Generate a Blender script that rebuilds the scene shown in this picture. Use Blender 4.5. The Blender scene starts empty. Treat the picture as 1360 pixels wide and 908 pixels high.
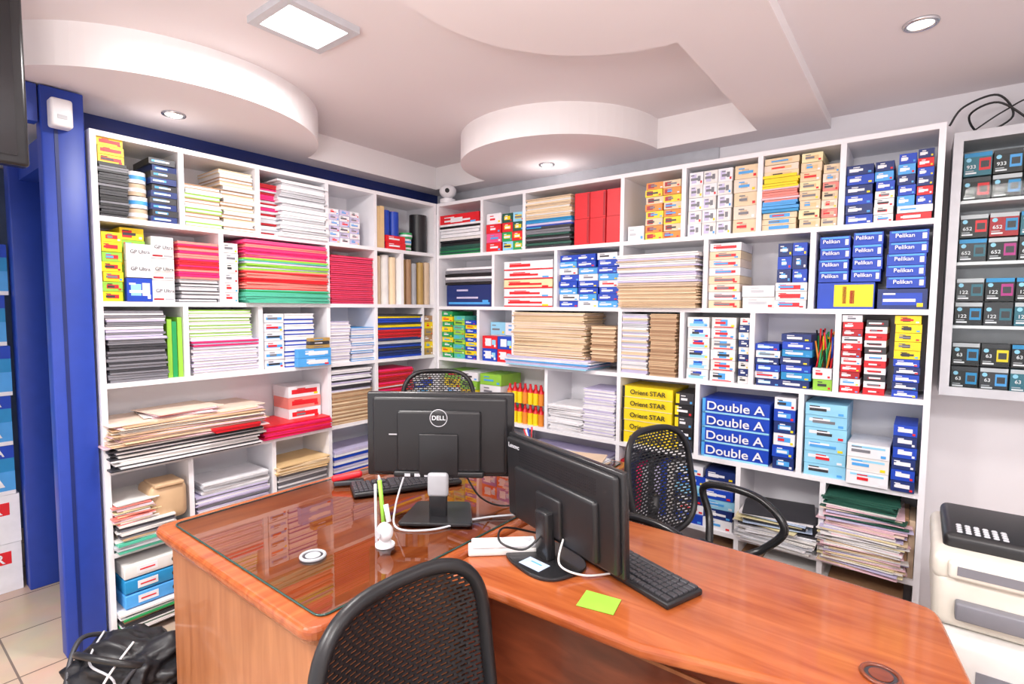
import bpy, bmesh, math, random
from mathutils import Matrix, Vector, noise
random.seed(7)
scene=bpy.context.scene
XL,YB=-2.767,2.693
# ------------------------------------------------------------ materials
PAL=dict(white=(.86,.86,.9),offw=(.80,.78,.76),paper=(.84,.82,.84),cream=(.82,.64,.42),manila=(.78,.55,.28),kraft=(.62,.42,.25),
 brown=(.42,.24,.13),black=(.012,.012,.015),dark=(.04,.04,.048),grey=(.2,.2,.23),lgrey=(.55,.56,.6),red=(.75,.015,.025),dred=(.42,.01,.02),
 pink=(.85,.09,.26),hot=(.9,.02,.16),salmon=(.88,.26,.22),blue=(.01,.06,.5),navy=(.012,.03,.16),lblue=(.08,.38,.82),sky=(.30,.66,.88),
 cyan=(.02,.28,.60),green=(.02,.35,.10),lgreen=(.30,.62,.06),mint=(.10,.55,.38),yellow=(.95,.70,.01),gold=(.45,.28,.08),lilac=(.60,.55,.78),
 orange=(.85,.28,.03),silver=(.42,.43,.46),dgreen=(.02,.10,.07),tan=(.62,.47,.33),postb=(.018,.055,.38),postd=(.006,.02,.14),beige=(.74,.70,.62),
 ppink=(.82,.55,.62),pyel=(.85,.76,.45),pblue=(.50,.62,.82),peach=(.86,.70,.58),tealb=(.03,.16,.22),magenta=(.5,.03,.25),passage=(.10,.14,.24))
MATS={}
def nodes(m):
    m.use_nodes=True
    nt=m.node_tree; return nt,nt.nodes['Principled BSDF']
def mat(c,rough=.42,metal=0,key=None,amp=.12,sc=18):
    k=key or (c,rough,metal)
    if k in MATS: return MATS[k]
    col=PAL[c] if isinstance(c,str) else c
    m=bpy.data.materials.new('mat_'+(c if isinstance(c,str) else 'c%d'%len(MATS)))
    nt,b=nodes(m)
    tc=nt.nodes.new('ShaderNodeTexCoord'); n=nt.nodes.new('ShaderNodeTexNoise'); n.inputs['Scale'].default_value=sc
    mx=nt.nodes.new('ShaderNodeMix'); mx.data_type='RGBA'
    mx.inputs[6].default_value=(*[x*(1-amp) for x in col],1); mx.inputs[7].default_value=(*[min(1,x*(1+amp*.8)) for x in col],1)
    nt.links.new(tc.outputs['Object'],n.inputs['Vector']); nt.links.new(n.outputs['Fac'],mx.inputs[0]); nt.links.new(mx.outputs[2],b.inputs['Base Color'])
    b.inputs['Roughness'].default_value=rough; b.inputs['Metallic'].default_value=metal
    MATS[k]=m; return m
def wood(name,c1,c2,scale=(1,6,6),rough=.22,coat=.35):
    m=bpy.data.materials.new(name); nt,b=nodes(m)
    tc=nt.nodes.new('ShaderNodeTexCoord'); mp=nt.nodes.new('ShaderNodeMapping'); mp.inputs['Scale'].default_value=scale
    n=nt.nodes.new('ShaderNodeTexNoise'); n.inputs['Scale'].default_value=3.2; n.inputs['Detail'].default_value=8; n.inputs['Distortion'].default_value=.6
    r=nt.nodes.new('ShaderNodeValToRGB'); r.color_ramp.elements[0].position=.3; r.color_ramp.elements[1].position=.7
    r.color_ramp.elements[0].color=(*c1,1); r.color_ramp.elements[1].color=(*c2,1)
    L=nt.links.new; L(tc.outputs['Object'],mp.inputs[0]); L(mp.outputs[0],n.inputs['Vector']); L(n.outputs['Fac'],r.inputs[0]); L(r.outputs[0],b.inputs['Base Color'])
    b.inputs['Roughness'].default_value=rough; b.inputs['Coat Weight'].default_value=coat; b.inputs['Coat Roughness'].default_value=.08
    return m
MATS['wtop']=wood('mat_wood_top',(.29,.058,.014),(.46,.125,.034),(1.0,9,9),.24,.4)
MATS['wtopy']=wood('mat_wood_top_y',(.29,.058,.014),(.46,.125,.034),(9,1.0,9),.24,.4)
MATS['wside']=wood('mat_wood_side',(.33,.11,.038),(.46,.18,.072),(8,8,1),.35)
MATS['wdark']=wood('mat_wood_dark',(.12,.022,.008),(.22,.05,.018),(1.5,7,7),.3)
def glassmat(name,blend,tint=(.94,.98,.97),rough=.0):
    m=bpy.data.materials.new(name); m.use_nodes=True; nt=m.node_tree; nt.nodes.clear()
    o=nt.nodes.new('ShaderNodeOutputMaterial'); t=nt.nodes.new('ShaderNodeBsdfTransparent'); g=nt.nodes.new('ShaderNodeBsdfGlossy')
    f=nt.nodes.new('ShaderNodeLayerWeight'); f.inputs[0].default_value=blend; mx=nt.nodes.new('ShaderNodeMixShader')
    t.inputs[0].default_value=(*tint,1); g.inputs['Roughness'].default_value=rough
    L=nt.links.new; L(f.outputs[0],mx.inputs[0]); L(t.outputs[0],mx.inputs[1]); L(g.outputs[0],mx.inputs[2]); L(mx.outputs[0],o.inputs[0])
    return m
MATS['glass']=glassmat('mat_desk_glass',.42); MATS['cabglass']=glassmat('mat_cabinet_glass',.15)
def emis(name,c,s):
    m=bpy.data.materials.new(name); nt,b=nodes(m); b.inputs['Emission Color'].default_value=(*c,1); b.inputs['Emission Strength'].default_value=s; return m
MATS['lamp']=emis('mat_lamp',(1,.98,.95),9)
MATS['lampw']=emis('mat_downlight',(1,.93,.82),6)
MATS['screen']=mat((.01,.01,.012),.12,0,'scr')
MATS['plastic']=mat((.014,.014,.016),.38,0,'plk')
MATS['plasticg']=mat((.018,.018,.02),.25,0,'plg')
MATS['metal']=mat((.62,.63,.66),.25,.9,'met')
MATS['wallm']=mat((.84,.82,.85),.7,0,'wl',.03,3)
MATS['ceil']=mat((.81,.75,.77),.8,0,'ce',.02,2)
MATS['ceilw']=mat((.91,.88,.89),.7,0,'cw',.02,2)
MATS['shelf']=mat((.88,.87,.91),.35,0,'sh',.03,4)
MATS['gedge']=mat((.03,.08,.07),.1,0,'ged')
def M_(k):
    if k in MATS: return MATS[k]
    return mat(k)
# ------------------------------------------------------------ mesh builder
class MB:
    def __init__(s,mx=None):
        s.v=[];s.f=[];s.mi=[];s.sm=[];s.ms=[];s.mx=mx or Matrix()
    def idx(s,c):
        if c not in s.ms: s.ms.append(c)
        return s.ms.index(c)
    def add(s,vs,fs,c,sm=False,T=None):
        o=len(s.v); s.v+= [ (T@Vector(v) if T else Vector(v)) for v in vs]
        i=s.idx(c)
        for f in fs: s.f.append([o+k for k in f]); s.mi.append(i); s.sm.append(sm)
    def box(s,x0,x1,y0,y1,z0,z1,c,rz=0,T=None,piv=None):
        cx,cy=piv or ((x0+x1)/2,(y0+y1)/2)
        vs=[]
        for z in (z0,z1):
            for x,y in ((x0,y0),(x1,y0),(x1,y1),(x0,y1)):
                if rz:
                    dx,dy=x-cx,y-cy; x,y=cx+dx*math.cos(rz)-dy*math.sin(rz),cy+dx*math.sin(rz)+dy*math.cos(rz)
                vs.append((x,y,z))
        s.add(vs,[(3,2,1,0),(4,5,6,7),(0,1,5,4),(1,2,6,5),(2,3,7,6),(3,0,4,7)],c,False,T)
    def bm(s,bm,c,sm=False,T=None):
        bm.verts.index_update()
        s.add([v.co.copy() for v in bm.verts],[[v.index for v in f.verts] for f in bm.faces],c,sm,T); bm.free()
    def rbox(s,x0,x1,y0,y1,z0,z1,c,r=.01,seg=3,T=None,sm=True):
        bm=bmesh.new(); bmesh.ops.create_cube(bm,size=1)
        for v in bm.verts: v.co=Vector(((x0+x1)/2+v.co.x*(x1-x0),(y0+y1)/2+v.co.y*(y1-y0),(z0+z1)/2+v.co.z*(z1-z0)))
        bmesh.ops.bevel(bm,geom=bm.edges[:],offset=r,segments=seg,affect='EDGES',profile=.5)
        s.bm(bm,c,sm,T)
    def tube(s,pts,r,c,n=8,closed=False,T=None):
        pts=[Vector(p) for p in pts]; N=len(pts); vs=[];fs=[]
        up=Vector((0,0,1)); prev=None
        for i,p in enumerate(pts):
            if closed: t=pts[(i+1)%N]-pts[i-1]
            else: t=pts[min(i+1,N-1)]-pts[max(i-1,0)]
            t.normalize()
            if prev is None:
                a=t.cross(up)
                if a.length<.1: a=t.cross(Vector((1,0,0)))
            else: a=prev-t*prev.dot(t)
            a.normalize(); prev=a; b=t.cross(a)
            rr=r[i] if isinstance(r,(list,tuple)) else r
            for k in range(n):
                an=2*math.pi*k/n; vs.append(p+a*math.cos(an)*rr+b*math.sin(an)*rr)
        for i in range(N if closed else N-1):
            j=(i+1)%N
            for k in range(n):
                l=(k+1)%n; fs.append((i*n+k,i*n+l,j*n+l,j*n+k))
        if not closed: fs.append(tuple(range(n))[::-1]); fs.append(tuple((N-1)*n+k for k in range(n)))
        s.add(vs,fs,c,True,T)
    def cyl(s,x,y,z0,z1,r,c,n=20,r2=None,T=None):
        r2=r if r2 is None else r2; vs=[];
        for z,q in ((z0,r),(z1,r2)):
            for k in range(n): a=2*math.pi*k/n; vs.append((x+q*math.cos(a),y+q*math.sin(a),z))
        s.add(vs,[(k,(k+1)%n,n+(k+1)%n,n+k) for k in range(n)],c,True,T)
        s.add(vs,[tuple(range(n))[::-1],tuple(range(n,2*n))],c,False,T)
    def ball(s,x,y,z,rx,ry,rz,c,T=None,seg=20):
        bm=bmesh.new(); bmesh.ops.create_uvsphere(bm,u_segments=seg,v_segments=seg//2,radius=1)
        for v in bm.verts: v.co=Vector((x+v.co.x*rx,y+v.co.y*ry,z+v.co.z*rz))
        s.bm(bm,c,True,T)
    def poly(s,pts,z0,z1,c,bev=0,seg=3,T=None,cs=None):
        bm=bmesh.new(); vs=[bm.verts.new((p[0],p[1],z0)) for p in pts]; f=bm.faces.new(vs)
        r=bmesh.ops.extrude_face_region(bm,geom=[f]); 
        for g in r['geom']:
            if isinstance(g,bmesh.types.BMVert): g.co.z=z1
        bmesh.ops.recalc_face_normals(bm,faces=bm.faces[:])
        if bev:
            es=[e for e in bm.edges if abs(e.verts[0].co.z-e.verts[1].co.z)<1e-6]
            bmesh.ops.bevel(bm,geom=es,offset=bev,segments=seg,affect='EDGES',profile=.5)
        s.bm(bm,c,False,T)
    def done(s,name,parent=None,recalc=True):
        me=bpy.data.meshes.new(name); me.from_pydata([tuple(v) for v in s.v],[],s.f)
        for c in s.ms: me.materials.append(M_(c))
        me.polygons.foreach_set('material_index',s.mi); me.polygons.foreach_set('use_smooth',s.sm); me.update()
        if recalc:
            bm=bmesh.new(); bm.from_mesh(me); bmesh.ops.recalc_face_normals(bm,faces=bm.faces[:]); bm.to_mesh(me); bm.free()
        ob=bpy.data.objects.new(name,me); scene.collection.objects.link(ob)
        if parent: ob.parent=parent; ob.matrix_parent_inverse=Matrix()
        else: ob.matrix_world=s.mx
        return ob
def txt(parent,body,size,loc,c,rot=(math.pi/2,0,0),name='label_text',sx=1,align='CENTER'):
    cu=bpy.data.curves.new(name,'FONT'); cu.body=body; cu.size=size; cu.align_x=align; cu.align_y='CENTER'; cu.extrude=.0004; cu.offset=size*.012
    cu.materials.append(M_(c)); ob=bpy.data.objects.new(name,cu); scene.collection.objects.link(ob)
    ob.parent=parent; ob.location=loc; ob.rotation_euler=rot; ob.scale=(sx,1,1); return ob
def Rz(a): return Matrix.Rotation(a,4,'Z')
def Tr(x,y,z=0): return Matrix.Translation((x,y,z))
FR={'L':Tr(XL,0)@Rz(math.pi/2),'B':Tr(0,YB)}
R=random.uniform
DARKS={'black','dark','navy','blue','dred','red','green','dgreen','cyan','grey','lblue','brown'}
# ------------------------------------------------------------ stock on shelves
class Cell:
    def __init__(s,w,a0,a1,z):
        s.w=w; s.a0=a0+.013; s.a1=a1-.013; s.z=z+.0115
    def A(s,f): return s.a0+(s.a1-s.a0)*f
    def boxes(s,f0,f1,n,h,cols,lab=None,tx=1,z=0,D=.22,d=.012,jit=.006,nc=1,name='carton_stack',text=None,rot=.018):
        m=MB(FR[s.w]); A0,A1=s.A(f0),s.A(f1); w=(A1-A0)/nc; t=h/n; D=min(D,.275-max(d,0)-jit)
        for c in range(nc):
            for i in range(n):
                col=cols[(i+c)%len(cols)] if isinstance(cols,(list,tuple)) else cols
                x0=A0+c*w+.002; x1=A0+(c+1)*w-.002; dd=d+R(0,jit); sh=R(-jit,jit)*.3
                z0=s.z+z+i*t; z1=z0+t-.0016; r=R(-rot,rot) if (x1-x0)<.2 else R(-rot,rot)*.4
                pv=((x0+x1)/2+sh,dd+D/2); x0+=sh; x1+=sh
                m.box(x0,x1,dd,dd+D,z0,z1,col,r,piv=pv)
                W=x1-x0
                for lb in ((lab if isinstance(lab,list) else [lab]) if lab else []):
                    lc,u0,u1,v0,v1=lb
                    m.box(x0+W*u0,x0+W*u1,dd-.0012,dd+.002,z0+(z1-z0)*v0,z0+(z1-z0)*v1,lc,r,piv=pv)
                if tx and t>.017 and not text:
                    tc=tx if isinstance(tx,str) else ('white' if col in DARKS else random.choice(['grey','lblue','red','dark']))
                    u0=R(.08,.3); u1=R(.5,.8)
                    m.box(x0+W*u0,x0+W*u1,dd-.002,dd+.002,z0+t*.36,z0+t*.36+min(t*.22,.012),tc,r,piv=pv)
                    if t>.03: m.box(x0+W*u0,x0+W*(u0+.25),dd-.002,dd+.002,z0+t*.7,z0+t*.78,tc,r,piv=pv); m.box(x0+W*.8,x0+W*.92,dd-.002,dd+.002,z0+t*.12,z0+t*.3,random.choice(['red','yellow','lblue','white']),r,piv=pv)
        ob=m.done(name)
        if text:
            for i in range(n):
                txt(ob,text[0],text[1],((A0+A1)/2+text[3],d-.008,s.z+z+(i+.5)*t),text[2],sx=text[4] if len(text)>4 else 1)
        return ob
    def sheets(s,f0,f1,h,cols,t=.006,z=0,D=.24,d=.0,jit=.008,name='notebook_stack',rot=.03,over=0,top=None):
        m=MB(FR[s.w]); A0,A1=s.A(f0),s.A(f1); zz=s.z+z; end=zz+h; i=0; D=min(D,.265-max(d,0)-jit)
        if over==0: rot=rot*.7
        while zz<end-.001:
            tt=t*R(.7,1.3); col=cols[i%len(cols)] if R(0,1)<.7 else random.choice(cols); i+=1
            if top and zz+tt*1.5>end: col=top
            a=R(-jit,jit); b=R(-jit,jit); dd=d+R(0,jit)
            rr=R(-rot,rot); 
            m.box(A0+a,A1+b,dd-over,dd+D-.02,zz,zz+tt*.86,col,rr); zz+=tt
        return m.done(name)
    def books(s,f0,f1,h,cover,page='paper',t=.02,z=0,D=.24,d=.01,jit=.006,name='notebook_stack'):
        m=MB(FR[s.w]); A0,A1=s.A(f0),s.A(f1); n=max(1,round(h/t)); t=h/n
        for i in range(n):
            a=R(-jit,jit); dd=d+R(0,jit); z0=s.z+z+i*t; cv=cover[i%len(cover)] if isinstance(cover,(list,tuple)) else cover
            m.box(A0+a,A1+a,dd,dd+D,z0,z0+t*.2,cv); m.box(A0+a+.003,A1+a-.003,dd+.003,dd+D,z0+t*.2,z0+t*.72,page); m.box(A0+a,A1+a,dd,dd+D,z0+t*.72,z0+t*.95,cv)
        return m.done(name)
    def up(s,f0,f1,h,cols,z=0,D=.2,d=.015,name='binder_row',lab=None,hj=.01):
        m=MB(FR[s.w]); A0,A1=s.A(f0),s.A(f1); n=len(cols); w=(A1-A0)/n
        for i,c in enumerate(cols):
            hh=h+R(-hj,0); dd=d+R(0,.008)
            m.box(A0+i*w+.001,A0+(i+1)*w-.001,dd,dd+D,s.z+z,s.z+z+hh,c)
            if lab: m.box(A0+i*w+w*.2,A0+(i+1)*w-w*.2,dd-.001,dd+.002,s.z+z+hh*.55,s.z+z+hh*.8,lab)
        return m.done(name)
    def tubes(s,f0,f1,h,cols,z=0,d=.03,name='paper_roll_bundle',r=None,cap=None):
        m=MB(FR[s.w]); A0,A1=s.A(f0),s.A(f1); n=len(cols); w=(A1-A0)/n; rr=r or w*.47
        for i,c in enumerate(cols):
            x=A0+(i+.5)*w; hh=h*R(.9,1); y=d+rr+R(0,.02)
            m.cyl(x,y,s.z+z,s.z+z+hh,rr,c,16)
            m.cyl(x,y,s.z+z+hh,s.z+z+hh+.004,rr*.55,cap or 'dark',12)
        return m.done(name)
    def rolls(s,f0,f1,n,h,cols,z=0,name='tape_roll_stack'):
        m=MB(FR[s.w]); x=(s.A(f0)+s.A(f1))/2; r=(s.A(f1)-s.A(f0))/2; t=h/n
        for i in range(n):
            z0=s.z+z+i*t; o=R(-.006,.006)
            m.cyl(x+o,r+.03,z0,z0+t*.93,r,cols[i%len(cols)],24); m.cyl(x+o,r+.03,z0+t*.3,z0+t*.6,r+.0015,'lblue' if i%2 else 'white',24)
        return m.done(name)
# LEFT UNIT
zt=[2.219,1.865,1.502,1.145,.765,.39,.02]
c=Cell('L',.714,1.043,1.865)
c.sheets(0,.34,.225,['dark','black','grey'],.012); c.boxes(0,.32,3,.11,['yellow'],('red',.1,.9,.3,.7),z=.226,name='pencil_carton_stack')
c.rolls(.36,.63,4,.22,['tan','white']); c.boxes(.64,1,10,.29,['navy','dark'],('lblue',.1,.6,.35,.7),jit=.012,rot=.05)
c=Cell('L',1.043,1.404,1.865)
c.books(0,.5,.20,['lgreen','offw','brown'],t=.022); c.books(.51,1,.30,['brown','offw','cream'],t=.02,jit=.012)
c=Cell('L',1.404,1.811,1.865)
c.sheets(0,.45,.27,['dred','lgrey','hot','paper'],.014,d=.03); c.sheets(.27,1,.30,['paper','lgrey','white'],.012,jit=.014,d=-.02,name='paper_pad_stack') 
c=Cell('L',1.811,2.157,1.865)
c.boxes(.02,.7,6,.2,['lilac','white'],('ppink',.2,.8,.3,.6),nc=3,name='eraser_carton_stack')
c=Cell('L',2.157,2.68,1.865)
c.up(0,.14,.27,['manila','manila'],name='file_folder_row'); c.tubes(.16,.48,.26,['blue','blue'],name='wrapping_roll_bundle',cap='red'); c.boxes(.16,.48,2,.09,['red'],d=.004,D=.02,name='ribbon_carton'); c.rolls(.5,.68,3,.13,['green','white']); c.tubes(.74,1,.29,['black'],name='black_bag_roll')
c=Cell('L',.714,1.213,1.502)
c.boxes(0,.16,7,.30,['yellow','lgreen','yellow'],('red',.2,.8,.3,.7),name='crayon_carton_stack'); c.boxes(.17,.37,6,.33,['lgreen','yellow'],('red',.1,.5,.2,.8),d=.05,name='crayon_carton_stack')
c.boxes(.17,.385,1,.105,['blue'],[('sky',.15,.55,.25,.75),('white',.6,.9,.25,.8)],d=-.004,D=.03,name='battery_carton'); c.boxes(.18,.39,2,.15,['white'],z=.107,d=-.002,D=.03,text=('GP Ultra',.021,'dark',0),name='battery_carton_stack')
c.boxes(.40,.60,3,.30,['white','offw'],[('dred',.05,.5,.08,.16),('silver',.55,.95,.08,.16)],d=.02,text=('GP Ultra',.021,'dark',0),name='battery_carton_stack')
c.books(.63,1,.11,['dark','lgrey'],t=.018); c.sheets(.62,1,.17,['salmon','red','hot'],.011,z=.11,jit=.003,name='exercise_book_stack')
c=Cell('L',1.213,1.811,1.502)
c.boxes(0,.13,6,.3,['white','offw']); c.sheets(.16,1,.07,['mint','green','mint'],.008,D=.28,over=.03,name='card_paper_stack'); c.sheets(.16,1,.10,['salmon','red'],.008,z=.07,D=.28,over=.02,name='card_paper_stack'); c.sheets(.16,1,.06,['lgreen','lilac','mint'],.009,z=.17,D=.28,over=.02,name='card_paper_stack');c.sheets(.16,.99,.09,['pink','hot','salmon'],.007,z=.23,D=.28,over=.02,name='card_paper_stack')
c=Cell('L',1.811,2.157,1.502)
c.books(.03,1,.29,['dred','red'],page='pink',t=.012,name='ledger_stack')
c=Cell('L',2.157,2.376,1.502); c.tubes(.05,1,.33,['cream','offw','cream'],name='chart_paper_roll_bundle')
c=Cell('L',2.376,2.68,1.502); c.tubes(0,1,.31,['gold','brown','silver','gold','tan'],name='chart_paper_roll_bundle')
c=Cell('L',.714,1.043,1.145)
c.sheets(.02,.76,.19,['grey','dark','grey'],.012,name='file_folder_stack'); c.sheets(.0,.74,.12,['lilac','paper','grey'],.01,z=.19,name='file_folder_stack'); c.up(.79,1,.29,['lgreen','green','lgreen'],hj=.04)
c=Cell('L',1.043,1.404,1.145)
c.books(.04,1,.14,['offw','lilac'],t=.014); c.sheets(.04,1,.03,['hot','lilac'],.007,z=.14); c.books(.0,.9,.15,['offw','lgreen'],t=.018,z=.17)
c=Cell('L',1.404,1.811,1.145)
c.boxes(.02,.32,6,.3,['white'],('lblue',.1,.9,.3,.6)); c.books(.33,.8,.3,['blue','white'],t=.03); c.boxes(.45,1,2,.1,['lblue'],('white',.3,.9,.25,.7),d=-.04,D=.04,name='label_printer_carton'); c.boxes(.66,1,3,.06,['gold','dark'],z=.1,d=-.03,D=.04)
c=Cell('L',1.811,2.157,1.145)
c.books(0,.45,.25,['white','lilac'],t=.02); c.books(.47,1,.21,['lblue','white','lilac'],t=.016)
c=Cell('L',2.157,2.56,1.145)
c.sheets(0,1,.13,['blue','navy','lgrey','dark'],.018,name='file_folder_stack'); c.sheets(0,1,.06,['red','dred'],.012,z=.13,name='file_folder_stack'); c.sheets(0,1,.09,['blue','yellow','dark','blue'],.016,z=.19,name='file_folder_stack')
c=Cell('L',2.56,2.69,1.145); c.boxes(.1,.9,6,.28,['gold','yellow','brown'])
c=Cell('L',.714,1.811,.765)
c.sheets(0,.60,.10,['dark','paper','dark','offw'],.009,D=.30,over=.06,jit=.025,name='magazine_stack'); c.sheets(.36,.57,.018,['red','dred'],.008,z=.103,D=.2,over=.10,name='red_booklet')
c.sheets(-.0,.60,.10,['peach','ppink','kraft','peach','offw','cream'],.004,z=.103,D=.32,over=.08,jit=.04,rot=.08,name='wrapping_paper_pile',top='peach')
c.sheets(.15,.4,.02,['ppink','offw','salmon'],.004,z=.205,D=.2,over=.06,jit=.03,rot=.2,name='leaflet_pile',top='peach')
c.sheets(.62,1,.07,['hot','red','hot'],.01,D=.26,over=.03,name='file_folder_stack'); c.boxes(.80,.99,4,.26,['salmon','white'],('red',.1,.9,.3,.7),z=.0,d=.06,D=.17)
c=Cell('L',1.811,2.157,.765)
c.sheets(0,.9,.20,['kraft','cream','brown'],.008,name='envelope_stack'); c.sheets(0,.9,.13,['paper','lilac','dark','white'],.01,z=.20)
c=Cell('L',2.157,2.68,.765)
c.sheets(0,.6,.3,['red','hot','dred','paper'],.012,name='file_folder_stack'); c.boxes(.62,1,5,.25,['white','blue'])
c=Cell('L',.714,1.043,.39)
c.sheets(.03,.8,.05,['mint','lgrey','white'],.012,D=.26,over=.05,name='clear_bag_stack',jit=.02); c.sheets(.03,.75,.07,['offw','kraft','grey','dark'],.008,z=.05,over=.04,name='magazine_stack',rot=.08); c.sheets(.0,.5,.10,['ppink','paper','salmon','offw','pyel'],.005,z=.12,over=.04,jit=.02,rot=.14,name='magazine_stack',top='offw')
m=MB(FR['L']);m.rbox(.86,1.02,-.02,.16,.49,.66,'kraft',.03);m.rbox(.88,1.0,-.03,.12,.655,.67,'kraft',.004);m.done('brown_paper_bag')
c=Cell('L',1.043,1.46,.39)
c.sheets(.02,.95,.15,['lilac','grey','paper'],.009,name='notepad_stack'); c.sheets(.1,.95,.05,['lgrey','white'],.01,z=.15)
c=Cell('L',1.46,1.811,.39)
c.sheets(.02,.95,.16,['lgrey','grey','white'],.01); c.sheets(.0,.95,.05,['manila','cream'],.006,z=.16,over=.03,rot=.1,name='envelope_stack')
c=Cell('L',1.811,2.68,.39); c.sheets(.02,.5,.2,['white','lilac','blue'],.015); c.boxes(.55,.95,4,.24,['white','sky'])
c=Cell('L',.714,1.043,.02)
c.sheets(.03,1,.10,['dark','paper','brown','green','white'],.009,D=.26,over=.05,jit=.015,name='magazine_stack')
m=MB(FR['L'])
for i,(cc) in enumerate(['lblue','cyan','offw']):
    z0=.135+i*.068; m.rbox(.75,1.0,-.02,.16,z0,z0+.062,cc,.006); m.box(.80,.88,-.022,-.018,z0+.015,z0+.048,'white'); m.box(.81,.87,-.023,-.018,z0+.028,z0+.034,'red'); m.cyl(0,0,-.003,.001,.012,'dark',14,T=Tr(.95,-.021,z0+.03)@Matrix.Rotation(math.pi/2,4,'X'))
m.done('lever_arch_file_stack'); c.up(.1,1,.22,['dark','dred','dark','navy','dark'],d=.18,D=.08,z=.1)
c=Cell('L',1.043,1.811,.02); c.boxes(.05,.95,3,.27,['white','offw'],nc=3)
# BACK UNIT
c=Cell('B',-2.767,-2.34,1.853)
c.sheets(.05,1,.06,['green','dgreen'],.01); c.sheets(.05,1,.14,['offw','dgreen','black','white'],.02,z=.06,name='file_folder_stack'); c.boxes(.0,.95,1,.08,['red'],('white',.3,.6,.3,.7),z=.2)
c=Cell('B',-2.34,-1.99,1.853)
c.boxes(.05,.45,3,.18,['red','pink'],nc=1); c.boxes(.46,1,4,.24,['sky','green','red','dgreen'],('yellow',.2,.8,.3,.7),nc=2,rot=.06); c.boxes(.05,.44,1,.07,['white'],z=.18)
c=Cell('B',-1.99,-1.31,1.853)
c.sheets(0,.5,.12,['dark','dgreen','black','grey'],.014,name='hardcover_book_stack'); c.sheets(0,.5,.055,['cyan','blue','lilac'],.012,z=.12); c.sheets(0,.5,.125,['cream','tan','cream','offw'],.009,z=.175,name='envelope_stack')
c.boxes(.53,1,2,.30,['red'],nc=3,name='red_box_file_stack',lab=('dred',.85,.98,.05,.95),tx=0)
c=Cell('B',-1.31,-.98,1.853)
c.boxes(.02,.34,1,.08,['white'],tx='lgrey'); c.boxes(.35,1,8,.30,['yellow','orange','cream'],('dred',.1,.45,.2,.8),nc=2,name='pen_carton_stack',rot=.04)
c=Cell('B',-.98,-.62,1.853)
c.boxes(.02,.66,5,.32,['white','offw'],[('lilac',.15,.5,.15,.85),('grey',.6,.8,.3,.7)],nc=3,name='toner_carton_stack',tx='grey'); c.boxes(.68,1,5,.32,['cream','peach'],('tan',.3,.6,.3,.7))
c=Cell('B',-.62,-.29,1.853)
c.boxes(0,.48,3,.08,['cream'],('lblue',.2,.8,.2,.8),name='envelope_pack_stack');c.sheets(0,.48,.05,['cyan','lblue'],.012,z=.08);c.sheets(0,.48,.06,['salmon','ppink'],.012,z=.13);c.sheets(0,.48,.05,['yellow'],.012,z=.19);c.boxes(0,.48,3,.09,['cream','peach'],('manila',.2,.8,.3,.7),z=.24,name='envelope_pack_stack')
c.boxes(.5,.78,8,.33,['cream','pyel','cream'],('manila',.2,.8,.3,.7),name='envelope_pack_stack'); c.boxes(.79,1,7,.27,['cream','salmon','peach'],('tan',.2,.8,.3,.7),name='envelope_pack_stack')
c=Cell('B',-.29,.04,1.853)
bl=('white',.1,.45,.3,.65)
c.boxes(0,.33,6,.25,['blue','navy'],bl,jit=.012,name='marker_carton_stack'); c.boxes(.34,.57,4,.13,['white','offw'],('red',.2,.7,.3,.6)); c.boxes(.34,.56,3,.12,['blue','lblue','navy'],bl,z=.13,name='marker_carton_stack'); c.boxes(.59,.98,2,.06,['red','white'],('white',.2,.7,.3,.7));c.boxes(.59,.79,5,.21,['lblue','blue','navy'],bl,z=.06,name='marker_carton_stack');c.boxes(.8,.98,6,.22,['blue','red','navy'],bl,z=.06,name='marker_carton_stack')
c=Cell('B',-2.767,-2.24,1.491)
c.boxes(.15,1,1,.15,['navy'],('lblue',.05,.95,.1,.2),tx='lilac',name='paper_shredder_carton'); c.sheets(.15,1,.11,['black','grey','white'],.02,z=.15,name='file_folder_stack')
c=Cell('B',-2.24,-1.75,1.491)
c.boxes(.15,.97,5,.29,['white','white','pyel'],[('red',.0,1,.0,.14),('red',.12,.55,.38,.68)],name='staple_carton_stack',tx='red')
c=Cell('B',-1.75,-1.33,1.491)
c.boxes(0,1,8,.31,['blue','white','lblue','blue'],('white',.1,.5,.3,.6),nc=3,jit=.02,name='glue_stick_carton_stack',rot=.07)
c=Cell('B',-1.33,-.86,1.491)
c.sheets(0,.97,.11,['kraft','cream','kraft'],.007,D=.27,over=.04,name='card_paper_stack'); c.sheets(0,.97,.17,['offw','tan','lilac','offw'],.01,z=.11,D=.27,over=.05,jit=.01,name='card_paper_stack')
c=Cell('B',-.86,-.39,1.491)
c.boxes(0,.34,8,.32,['cream','white','peach'],('red',.2,.85,.3,.65),name='envelope_pack_stack'); c.boxes(.35,.68,2,.11,['offw','white'],d=.03,tx='lgrey'); c.boxes(.69,.99,3,.12,['white','offw'],('red',.15,.8,.2,.7)); c.boxes(.7,.98,3,.18,['navy','blue'],('lblue',.3,.6,.3,.7),z=.12,nc=2,name='marker_carton_stack')
c=Cell('B',-.39,.04,1.491)
c.boxes(.02,.55,1,.115,['blue'],[('yellow',.3,.98,.08,.92),('red',.45,.52,.2,.85),('red',.58,.66,.2,.7)],name='carbon_paper_carton',D=.2,tx=0); c.boxes(.57,.99,1,.085,['navy'],('blue',.1,.9,.2,.8),name='carbon_paper_carton')
for f0,f1,n,h,z in ((.02,.31,4,.2,.117),(.33,.6,4,.21,.117),(.64,.97,5,.235,.088)): c.boxes(f0,f1,n,h,['blue'],[('lblue',.05,.95,.8,.95),('white',.84,.95,.2,.7)],z=z,name='carbon_paper_carton_stack',jit=.012,text=('Pelikan',.023,'white',-.01))
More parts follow.
